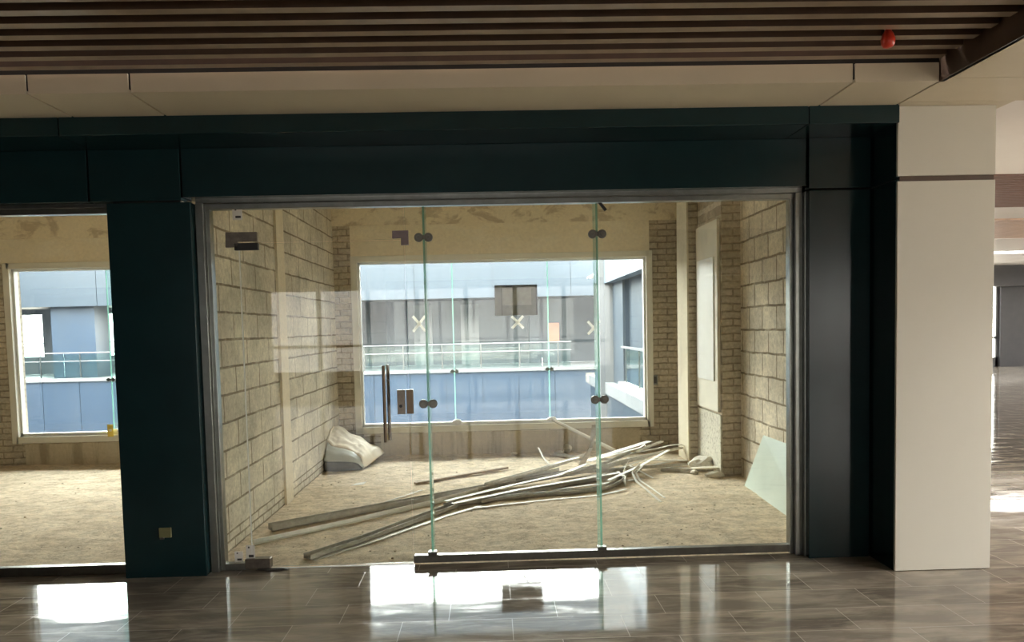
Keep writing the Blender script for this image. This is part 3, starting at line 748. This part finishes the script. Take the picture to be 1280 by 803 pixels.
strip([(673, 560, 0, 4.2), (679, 572, 0, 3.9), (688, 583, .01)], flat(.018), 'galv_dark', 'thin bent strip sticking up left of the standing offcut', curve=True)
strip([(690, 568, Z), (730, 576, .01)], chan(.06, .03), 'galv_dark', 'short dark channel behind the heap near the white lump')
strip([(482, 628, Z), (528, 613, Z)], flat(.014), 'galv_dark', 'thin rusty strip on the dirt behind the wide channel')
strip([(519, 606, Z), (580, 595, Z), (634, 586, Z)], [(-.022, 0), (.022, 0), (.022, .022), (-.022, .022)], 'wood', 'bare timber lath lying alone on the dirt floor', name='timber_lath', cat='lath', grp=None)

strip([(700, 601, .0), (770, 590, .03), (842, 577, .02)], flat(.045), 'galv', 'flat strip running the full width of the heap to the right')
strip([(722, 592, .04), (790, 587, .05), (858, 582, Z)], chan(.045, .025), 'galv_dark', 'dull channel reaching right toward the arched strip')
strip([(760, 601, .02), (800, 583, .08), (836, 563, .12)], flat(.04), 'white_strip', 'pale strip slanting up to the right edge of the heap')
strip([(744, 586, .06), (800, 573, .09), (852, 561, .10)], chan(.04, .022), 'galv', 'slim channel under the arched strip')
strip([(690, 613, Z), (745, 606, .0), (803, 599, Z)], flat(.05), 'galv_dark', 'dull flat strip low at the front right of the heap')
strip([(766, 573, .09), (790, 584, .06), (816, 598, Z)], flat(.025), 'white_strip', 'thin white strip falling forward out of the heap')
strip([(705, 596, .05), (760, 580, .10), (790, 566, .14)], angle(.04, .03), 'galv', 'angle strip rising through the upper middle of the heap')
# rubble at the pier foot, white lumps and paper
def lump(px, py, s, seed, label, name='plaster_lump', m='rubble', cat='rubble', grp='white plaster lumps at the pier foot'):
    p = at_z(px, py, ZI); b = MB(); bm_blob(b, (p.x, p.y, ZI + s[2] * .75), s, seed, 3); return tag(b.build(name, m), label, cat, grp)
lump(880, 588, (.15, .12, .09), 2, 'largest heap of crumbled white plaster at the pier foot')
lump(893, 597, (.10, .06, .035), 9, 'flat white plaster lump in front of the big heap')
lump(868, 593, (.04, .04, .025), 5, 'small white plaster lump left of the pier foot')
lump(902, 590, (.07, .10, .05), 14, 'white plaster lump against the brick pier')
lump(709, 566, (.055, .05, .06), 11, 'white plaster lump against the wall under the window', grp=None)
lump(699, 568, (.05, .04, .025), 12, 'low white plaster crumb beside the lump under the window', grp=None)
lump(643, 569, (.045, .03, .02), 15, 'small pale block fragment at the foot of the back wall', grp=None)
a = at_z(866, 590, .03); c = at_z(908, 588, .03)
b = MB(); b.prism([(a.x, a.y, .05), (c.x, c.y - .05, .06), (c.x, c.y + .06, .06), (a.x, a.y + .10, .05)], (0, 0, .012)); tag(b.build('board_offcut', 'board'), 'narrow cream board offcut lying on the rubble by the pier', 'board')
p = at_z(448, 609, ZI); b = MB()
q = [Vector((p.x - .07, p.y - .02, 0)), Vector((p.x + .06, p.y - .03, .01)), Vector((p.x + .075, p.y + .05, .02)), Vector((p.x - .03, p.y + .055, .005))]
b.prism(q, (0, 0, .003)); tag(b.build('paper_scrap', 'sticker'), 'white scrap of paper on the dirt in front of the cream bundle', 'paper')

# grit strewn on the dirt floors
b = MB()
for i in range(900):
    if i < 640: x = random.uniform(-1.9, 2.5); y = random.uniform(.15, 4.5)
    else: x = random.uniform(-6.5, -2.4); y = random.uniform(.15, 4.5)
    s = random.choice([.003, .004, .004, .005, .006, .008]) * random.uniform(.7, 1.2)
    r = bmesh.ops.create_icosphere(b.bm, subdivisions=1, radius=1)
    for v_ in r['verts']: v_.co = Vector((v_.co.x * s * 1.3, v_.co.y * s * 1.1, v_.co.z * s * .8)) + Vector((x, y, ZI + s * .4))
tag(b.build('grit', 'pebble'), 'fine grit and crumbs strewn over the dirt floor', 'grit', None, 'stuff')

# cream sheet folded over a grey bundle by the left wall
tb = empty('sheet_bundle', (-1.7, 3.9, ZI), 'creased cream sheet folded over a grey bundle against the left wall', 'bundle')
HEM = [at_y(*q) for q in ((404, 549, 3.95), (410, 554, 3.93), (418, 559, 3.90), (430, 562, 3.87), (440, 565, 3.84), (448, 571, 3.80), (453, 578, 3.77), (455, 586, 3.75))]
BACK = [at_y(*q) for q in ((417, 533, 4.50), (425, 533, 4.50), (434, 538, 4.52), (446, 545, 4.54), (457, 551, 4.55), (467, 556, 4.55), (476, 561, 4.50), (481, 566, 4.42))]
LOW = [at_y(*q) for q in ((402, 577, 3.68), (411, 577, 3.67), (420, 577, 3.66), (429, 577, 3.66), (437, 577.5, 3.66), (443, 578, 3.67), (448, 580, 3.68), (452, 584, 3.70))]
def lerp_row(row, a):
    t = a * (len(row) - 1); k = min(int(t), len(row) - 2); return row[k].lerp(row[k + 1], t - k)
def clampx(p): return Vector((max(p.x, XL + .012), min(p.y, YB - .05), max(p.z, ZI + .014)))
def sheet_surface(name, m, fn, nu, nv, label, thick=.006):
    bm = bmesh.new(); g = []
    for j in range(nv + 1): g.append([bm.verts.new(fn(i / nu, j / nv)) for i in range(nu + 1)])
    for j in range(nv):
        for i in range(nu): bm.faces.new((g[j][i], g[j][i + 1], g[j + 1][i + 1], g[j + 1][i]))
    k = MB(); k.bm.free(); k.bm = bm
    o = k.build(name, m, smooth=True); s = o.modifiers.new('solid', 'SOLIDIFY'); s.thickness = thick
    return adopt(tb, tag(o, label))
def wrap_fn(a, c):
    p = lerp_row(LOW, a).lerp(lerp_row(HEM, a), c * 1.04)
    p.z += .012 * mnoise.noise((a * 5, c * 4, 8)) * (1 - abs(2 * c - 1)) + .018 * math.sin(math.pi * c)
    return clampx(p + Vector((0, .012, -.006)))
sheet_surface('wrapping', 'palebag', wrap_fn, 24, 12, 'pale grey wrapping under the cream sheet')
def cover_fn(a, c):
    p = lerp_row(HEM, a).lerp(lerp_row(BACK, a), c)
    bul = math.sin(math.pi * min(1, c * 1.0)) * (.055 if a < .85 else .055 * (1 - a) / .15)
    w_ = (1 - max(0, a - .8) / .2)
    p.z += bul + w_ * (.016 * math.sin(a * 17 + c * 6) * (1 - c * .6) + .026 * mnoise.noise((a * 5, c * 6, 1.5)) + .014 * mnoise.noise((a * 13, c * 12, 4)))
    p.y -= .02 * math.sin(a * 9) * (1 - c)
    if c < .10: p.z += .016 * math.sin(c / .10 * math.pi)
    return clampx(p)
sheet_surface('cover_sheet', 'sheet', cover_fn, 44, 26, 'creased cream sheet', .010)
# slumped grey sack, shade under the sheet painted in: rounded front following LOW, going back under the sheet
bm = bmesh.new(); rows = []
NA = 20
prof = [(.02, 0.0), (-.015, .25), (-.012, .6), (.01, .9), (.05, 1.0), (.25, 1.0), (.55, 1.0)]
for (dy, hz) in prof:
    row = []
    for i in range(NA + 1):
        a = i / NA; p = lerp_row(LOW, a); top_ = max(.02, p.z - ZI - .006)
        end = 1 - max(0, (a - .9) / .1) * .6
        row.append(bm.verts.new((max(XL + .012, p.x - .01), p.y + .018 + dy + .008 * mnoise.noise((a * 7, hz * 3, 2)), ZI + top_ * hz * end - (.004 if hz == 0 else 0))))
    rows.append(row)
last = [bm.verts.new((q.co.x, q.co.y, ZI - .004)) for q in rows[-1]]; rows.append(last)
for r0, r1 in zip(rows, rows[1:]):
    for i in range(NA): bm.faces.new((r0[i], r0[i + 1], r1[i + 1], r1[i]))
bm.faces.new([r_[0] for r_ in rows]); bm.faces.new([r_[NA] for r_ in rows][::-1]); bm.faces.new(rows[0][::-1] + rows[-1])
mb_ = MB(); mb_.bm.free(); mb_.bm = bm
adopt(tb, tag(mb_.build('filling', 'greybag_shade', smooth=True), 'grey slumped sack with the shade under the sheet painted in'))

# milky green sheet of glass leaning on the right wall
b1 = at_z(930.5, 608, ZI); XB1 = 2.445; 
yA, yBk = .55, b1.y
gs = MB()
pA = Vector((2.40, yA, ZI + .004)); pB = Vector((b1.x, yBk, ZI + .004)); pC = Vector((2.585, 2.06, .515)); pD = Vector((2.585, yA, .53))
nrm = (pB - pA).cross(pD - pA).normalized() * .010
gs.prism([pA, pB, pC, pD], nrm)
tag(gs.build('glass_sheet', 'frost'), 'pale milky green sheet of glass leaning against the right block wall', 'glass sheet')

# ------------------------------------------------------------------ atrium seen through the windows
YA = 23.5
b = MB()
def fascia(name, x0, x1, z0, z1, y, m, label, step=1.35, dep=.3):
    b = MB(); x = x0
    while x < x1 - .01:
        b.box(x + .012, min(x + step, x1) - .012, y, y + .05, z0, z1); x += step
    b.box(x0, x1, y + .03, y + dep, z0 + .01, z1 - .01)
    return struct(name, b, m, label)
fascia('wall_atrium_parapet', -26, 8, -5, -.02, YA, 'fac_blue', 'blue clad floor edge across the atrium')
fascia('wall_atrium_fascia', -26, 8, 2.73, 4.65, YA, 'fac_light', 'light blue cladding band across the atrium', 2.9)
fascia('wall_atrium_roof_band', -26, 8, 8.8, 10.3, YA, 'fac_light', 'blue roof band across the atrium', 2.9)
box_struct('trim_10', [(-26, 8, YA - .06, YA + 4.5, -.03, .09)], 'fac_white', 'white floor edge across the atrium')
box_struct('ceiling_gallery', [(-26, 8, YA + .3, YA + 5, 2.78, 2.9)], 'fac_grey', 'ceiling of the gallery across the atrium')
# gallery back wall: closed opposite the main window, with bright windows opposite the shop next door
gb = [(-10.5, 8, YA + 3.6, YA + 3.8, .1, 2.78), (-26, -10.5, YA + 3.6, YA + 3.8, 2.55, 2.78), (-26, -10.5, YA + 3.6, YA + 3.8, .1, .82)]
gw = [(-20.3, -18.4), (-16.2, -14.6), (-13.2, -11.6)]
xx = -26
for (a, c) in gw + [(-10.5, -10.5)]:
    gb.append((xx, a, YA + 3.6, YA + 3.8, .82, 2.55)); xx = c
box_struct('wall_gallery_back', gb, 'fac_grey', 'shaded back wall of the gallery across the atrium')
for n_, (a, c) in enumerate(gw):
    root = empty(f'window_{n_ + 4}', (a, YA + 3.65, .82), 'bright window in the gallery across the atrium', None, None, 'structure')
    f = MB()
    for bx in ((a, a + .08, .82, 2.55), (c - .08, c, .82, 2.55), ((a + c) / 2 - .04, (a + c) / 2 + .04, .82, 2.55), (a, c, 1.35, 1.40)): f.box(bx[0], bx[1], YA + 3.6, YA + 3.7, bx[2], bx[3])
    adopt(root, f.build('window_frame', 'fac_grey'))
# clad gallery columns
for (x0_, x1_, lb) in ((-16.3, -14.7, 'light blue clad column across the atrium seen through the left window'), (-6.5, -5.7, 'blue clad column across the atrium hidden behind the left block wall')):
    k = MB(); k.box(x0_, x1_, YA + .35, YA + 1.5, .1, 2.78); struct('wall_gallery_column', k, 'fac_blue', lb, .01)
for (x0_, x1_, m_, lb) in ((-3.2, -2.45, 'fac_white', 'pale gallery shopfront pier across the atrium, left one'), (-1.25, -.5, 'fac_white', 'pale gallery shopfront pier across the atrium, right one'), (1.6, 2.9, 'fac_dark', 'slate panel at the back of the gallery across the atrium')):
    k = MB(); k.box(x0_, x1_, YA + 3.45, YA + 3.62, .1, 2.6); struct('wall_gallery_pier', k, m_, lb)
# red cabinet
a = at_y(686, 416, YA + 3.4)
rc = empty('fire_cabinet', (a.x, YA + 3.4, a.z), 'small red fire cabinet on the gallery wall across the atrium', 'cabinet')
b = MB(); b.box(a.x - .05, a.x + .42, YA + 3.24, YA + 3.44, a.z - .42, a.z + .40); adopt(rc, b.build('cabinet_body', 'brick_red', bevel=.02))
b = MB(); b.box(a.x + .0, a.x + .37, YA + 3.225, YA + 3.24, a.z - .36, a.z + .34); adopt(rc, b.build('cabinet_door', 'brick_red', bevel=.01))
# balustrade across the atrium
def balustrade(x0, x1, y, label, step=1.45):
    r = empty('balustrade', ((x0 + x1) / 2, y, .1), label, 'balustrade')
    b = MB(); b.box(x0, x1, y - .025, y + .025, 1.0, 1.045); adopt(r, tag(b.build('top_rail', 'fac_white', bevel=.01), 'white top rail'))
    b = MB(); b.box(x0, x1, y - .018, y + .018, .70, .735); adopt(r, tag(b.build('middle_rail', 'fac_white', bevel=.008), 'white lower rail'))
    x = x0
    while x <= x1 + .01:
        b = MB(); b.box(x - .02, x + .02, y - .02, y + .02, .1, .99); adopt(r, b.build('post', 'steel')); x += step
    x = x0
    while x < x1 - .1:
        g = MB(); g.box(x + .03, min(x + step, x1) - .03, y - .006, y + .006, .14, .97); adopt(r, tag(g.build('glass_infill', 'glass_rail'), 'glass infill')); x += step
    return r
balustrade(-21, -11.2, YA + .15, 'long white-railed glass balustrade across the atrium seen through the left window')
balustrade(-6.2, 3.0, YA + .15, 'white-railed glass balustrade across the atrium seen through the wide back window')
# right wing of the atrium
WX = 3.12
box_struct('trim_11', [(WX, WX + 3, 5.0, 19.5, -.28, .02)], 'fac_white', 'white floor edge of the right atrium wing')
box_struct('wall_atrium_wing_parapet', [(WX + .05, WX + .3, 5.0, 19.5, -5, -.28)], 'fac_light', 'light blue clad floor edge of the right atrium wing')
box_struct('wall_atrium_wing_wall', [(WX + .25, WX + .75, 14.4, 16.0, .02, 2.75), (WX + .42, WX + .65, 5.0, 16.0, .02, 2.75)], 'fac_dark', 'slate blue wall of the right atrium wing')
box_struct('wall_atrium_wing_fascia', [(WX + .02, WX + .3, 5.0, 16.0, 2.75, 4.65)], 'wing_brightened', 'light blue cladding band of the right atrium wing')
box_struct('wall_atrium_white_column', [(WX - .12, WX + .75, 16.0, 17.0, -5, 8.0)], 'fac_white', 'tall white column at the corner of the atrium')
box_struct('trim_12', [(WX + .1, WX + .3, 5.0, 14.3, .02, .16)], 'winframe', 'cream ledge under the wing balustrade')
r = empty('balustrade', (WX + .2, 8, .16), 'glass balustrade on the right wing of the atrium', 'balustrade')
b = MB(); b.box(WX + .17, WX + .22, 5.1, 14.3, 1.02, 1.07); adopt(r, tag(b.build('top_rail', 'fac_white'), 'white top rail'))
for yy in (5.2, 6.9, 8.6, 10.3, 12.0, 13.7):
    b = MB(); b.box(WX + .18, WX + .21, yy - .02, yy + .02, .16, 1.02); adopt(r, b.build('post', 'steel'))
for yy in (5.23, 6.93, 8.63, 10.33, 12.03):
    g = MB(); g.box(WX + .19, WX + .202, yy, yy + 1.64, .20, 1.0); adopt(r, tag(g.build('glass_infill', 'glass_rail'), 'glass infill'))
box_struct('ground_atrium', [(-26, 8, 4.95, YA, -5.2, -5)], 'ground', 'pale floor far below in the atrium')
box_struct('wall_atrium_left', [(-26.3, -26, 5, YA + 5, -5, 9)], 'fac_light', 'left end wall of the atrium')
box_struct('atrium_sky_blocker', [(-26, 3.1, YO, 9.2, 4.7, 5.0)], 'fac_light', 'added unseen overhang blocking steep sky over the shop windows')  # unseen overhang added to cut steep sky on the shop floor
box_struct('wall_shop_outer', [(-26, -8.85, YB + .05, YO + .02, -5, 5), (-8.85, 3.1, YB + .1, YO + .02, 3.5, 5), (-26, 3.1, YB + .05, YO + .02, -5, -.1)], 'fac_blue', 'outer face of the shops toward the atrium')

# ------------------------------------------------------------------ hall beyond the white column
box_struct('wall_hall_end', [(16.2, 22, 18.9, 19.2, 0, 2.92), (3.4, 15.0, 18.9, 19.2, 0, 3.3)], 'far_dark', 'dark grey clad wall at the far end of the hall')
box_struct('wall_hall_beam', [(3.4, 22, 18.5, 18.9, 2.55, 3.35)], 'far_dark', 'dark beam over the far end of the hall')
hw = empty('window_3', (15.6, 19, 0), 'bright narrow window at the far end of the hall', None, None, 'structure')
f = MB()
for bx in ((15.0, 15.08, 0, 2.6), (16.12, 16.2, 0, 2.6), (15.0, 16.2, .9, .96), (15.0, 16.2, 0, .3)): f.box(bx[0], bx[1], 19.0, 19.1, bx[2], bx[3])
adopt(hw, f.build('window_frame', 'fac_white'))
g = MB(); g.box(15.08, 16.12, 19.04, 19.05, .3, 2.6); adopt(hw, g.build('pane', 'glass_win'))
box_struct('wall_hall_right', [(22, 22.2, 8, 21, 0, 3.4), (12, 22, 9.6, 9.8, 0, 3.4)], 'soffit_white', 'white side walls of the hall')

# ------------------------------------------------------------------ behind the camera: windows that light the corridor
def window_wall(name, axis, fixed, lo, hi, wins, z0, z1, ztop, m, label, lab_w, idx):
    boxes = []
    t0, t1 = fixed, fixed + .2
    cur = lo
    for (a, c) in wins:
        boxes.append((cur, a, 0, ztop)); boxes.append((a, c, 0, z0)); boxes.append((a, c, z1, ztop)); cur = c
    boxes.append((cur, hi, 0, ztop))
    b = MB()
    for (a, c, q0, q1) in boxes:
        if c - a < .01 or q1 - q0 < .01: continue
        if axis == 'x': b.box(a, c, t0, t1, q0, q1)
        else: b.box(t0, t1, a, c, q0, q1)
    struct(name, b, m, label)
    for (a, c) in wins:
        r = empty(f'window_{idx}', (0, 0, 0), lab_w, None, None, 'structure'); idx += 1
        f = MB(); n = max(2, round((c - a) / 1.3))
        for k in range(n + 1):
            u = a + (c - a) * k / n
            if axis == 'x': f.box(u - .06, u + .06, t0 + .05, t0 + .15, z0, z1)
            else: f.box(t0 + .05, t0 + .15, u - .06, u + .06, z0, z1)
        for zz in (z0, z0 + (z1 - z0) * .32, z1):
            if axis == 'x': f.box(a, c, t0 + .06, t0 + .14, zz - .04, zz + .04)
            else: f.box(t0 + .06, t0 + .14, a, c, zz - .04, zz + .04)
        adopt(r, f.build('window_frame', 'fac_white'))
    return idx
ix = window_wall('wall_behind', 'x', -16.4, -14, 12, [(-6.1, 3.4), (9.2, 9.95)], .45, 2.75, 3.6, 'teal', 'dark clad wall behind the camera', 'window behind the camera', 20)
ix = window_wall('wall_hall_side_windows', 'y', 12, -16.4, 9.7, [(-7, -5), (-2.6, 3.4), (3.8, 9)], .1, 2.85, 3.6, 'soffit_white', 'glazed side wall of the hall', 'tall hall window beyond the right edge of the picture', ix)
box_struct('wall_corridor_end', [(-14.2, -14, -16.4, .05, 0, 3.6)], 'teal', 'dark end wall of the corridor')
box_struct('rear_sky_blocker', [(-20, 8, -24, -23.5, -1, 9)], 'ground', 'added backdrop dimming the sky in the window behind the camera')  # unseen wall added to dim the sky reflected in the shop glass

# ------------------------------------------------------------------ daylight
SKY = 36.0
w = bpy.data.worlds.new('sky'); scene.world = w; w.use_nodes = True
nt = w.node_tree; nt.nodes.clear()
out = nt.nodes.new('ShaderNodeOutputWorld'); bg = nt.nodes.new('ShaderNodeBackground')
tc = nt.nodes.new('ShaderNodeTexCoord'); sx = nt.nodes.new('ShaderNodeSeparateXYZ'); L(nt, tc.outputs['Generated'], sx.inputs[0])
cr = ramp(nt, mth(nt, 'ADD', mth(nt, 'MULTIPLY', sx.outputs[2], .5), .5), [(.47, (.40, .36, .30)), (.50, (1.0, .96, .89)), (.62, (1.0, .965, .90)), (1.0, (.86, .90, .95))])
L(nt, cr, bg.inputs[0]); bg.inputs[1].default_value = SKY; L(nt, bg.outputs[0], out.inputs[0])
def portal(name, loc, rot, sx_, sy_):
    d = bpy.data.lights.new(name, 'AREA'); d.shape = 'RECTANGLE'; d.size = sx_; d.size_y = sy_; d.cycles.is_portal = True
    o = bpy.data.objects.new(name, d); C.objects.link(o); o.location = loc; o.rotation_euler = rot
P2 = math.pi / 2
portal('daylight_window', ((WX0 + WX1) / 2, YO + .05, (WZ0 + WZ1) / 2), (-P2, 0, 0), WX1 - WX0, WZ1 - WZ0)
portal('daylight_next_door', ((VX0 + VX1) / 2, YO + .05, (VZ0 + VZ1) / 2), (-P2, 0, 0), VX1 - VX0, VZ1 - VZ0)
portal('daylight_hall', (12.25, -2.5, 1.5), (0, P2, 0), 2.8, 25)
portal('daylight_added_skylight', (8.5, -5.6, 3.45), (0, 0, 0), 2.1, 6.8)  # unseen ceiling opening added to light the corridor and column
portal('daylight_hall_far', (16.5, 13.9, 3.3), (0, 0, 0), 11, .6)
portal('daylight_behind', (-1.3, -16.5, 1.6), (P2, 0, 0), 9.5, 2.3)
portal('daylight_atrium', (-9, 14.3, 9.2), (0, 0, 0), 34, 18)
portal('daylight_gap', (-9, YA + .4, 6.72), (-P2, 0, 0), 34, 4.15)

# ------------------------------------------------------------------ colour management
vs = scene.view_settings
vs.view_transform = 'Standard'; vs.look = 'None'; vs.gamma = 1; vs.use_curve_mapping = False
vs.exposure = 0.16
scene.cycles.max_bounces = 12; scene.cycles.diffuse_bounces = 5; scene.cycles.glossy_bounces = 5
scene.cycles.transparent_max_bounces = 24; scene.cycles.transmission_bounces = 6
scene.cycles.use_denoising = True
scene.cycles.sample_clamp_indirect = 8
scene.cycles.caustics_reflective = False
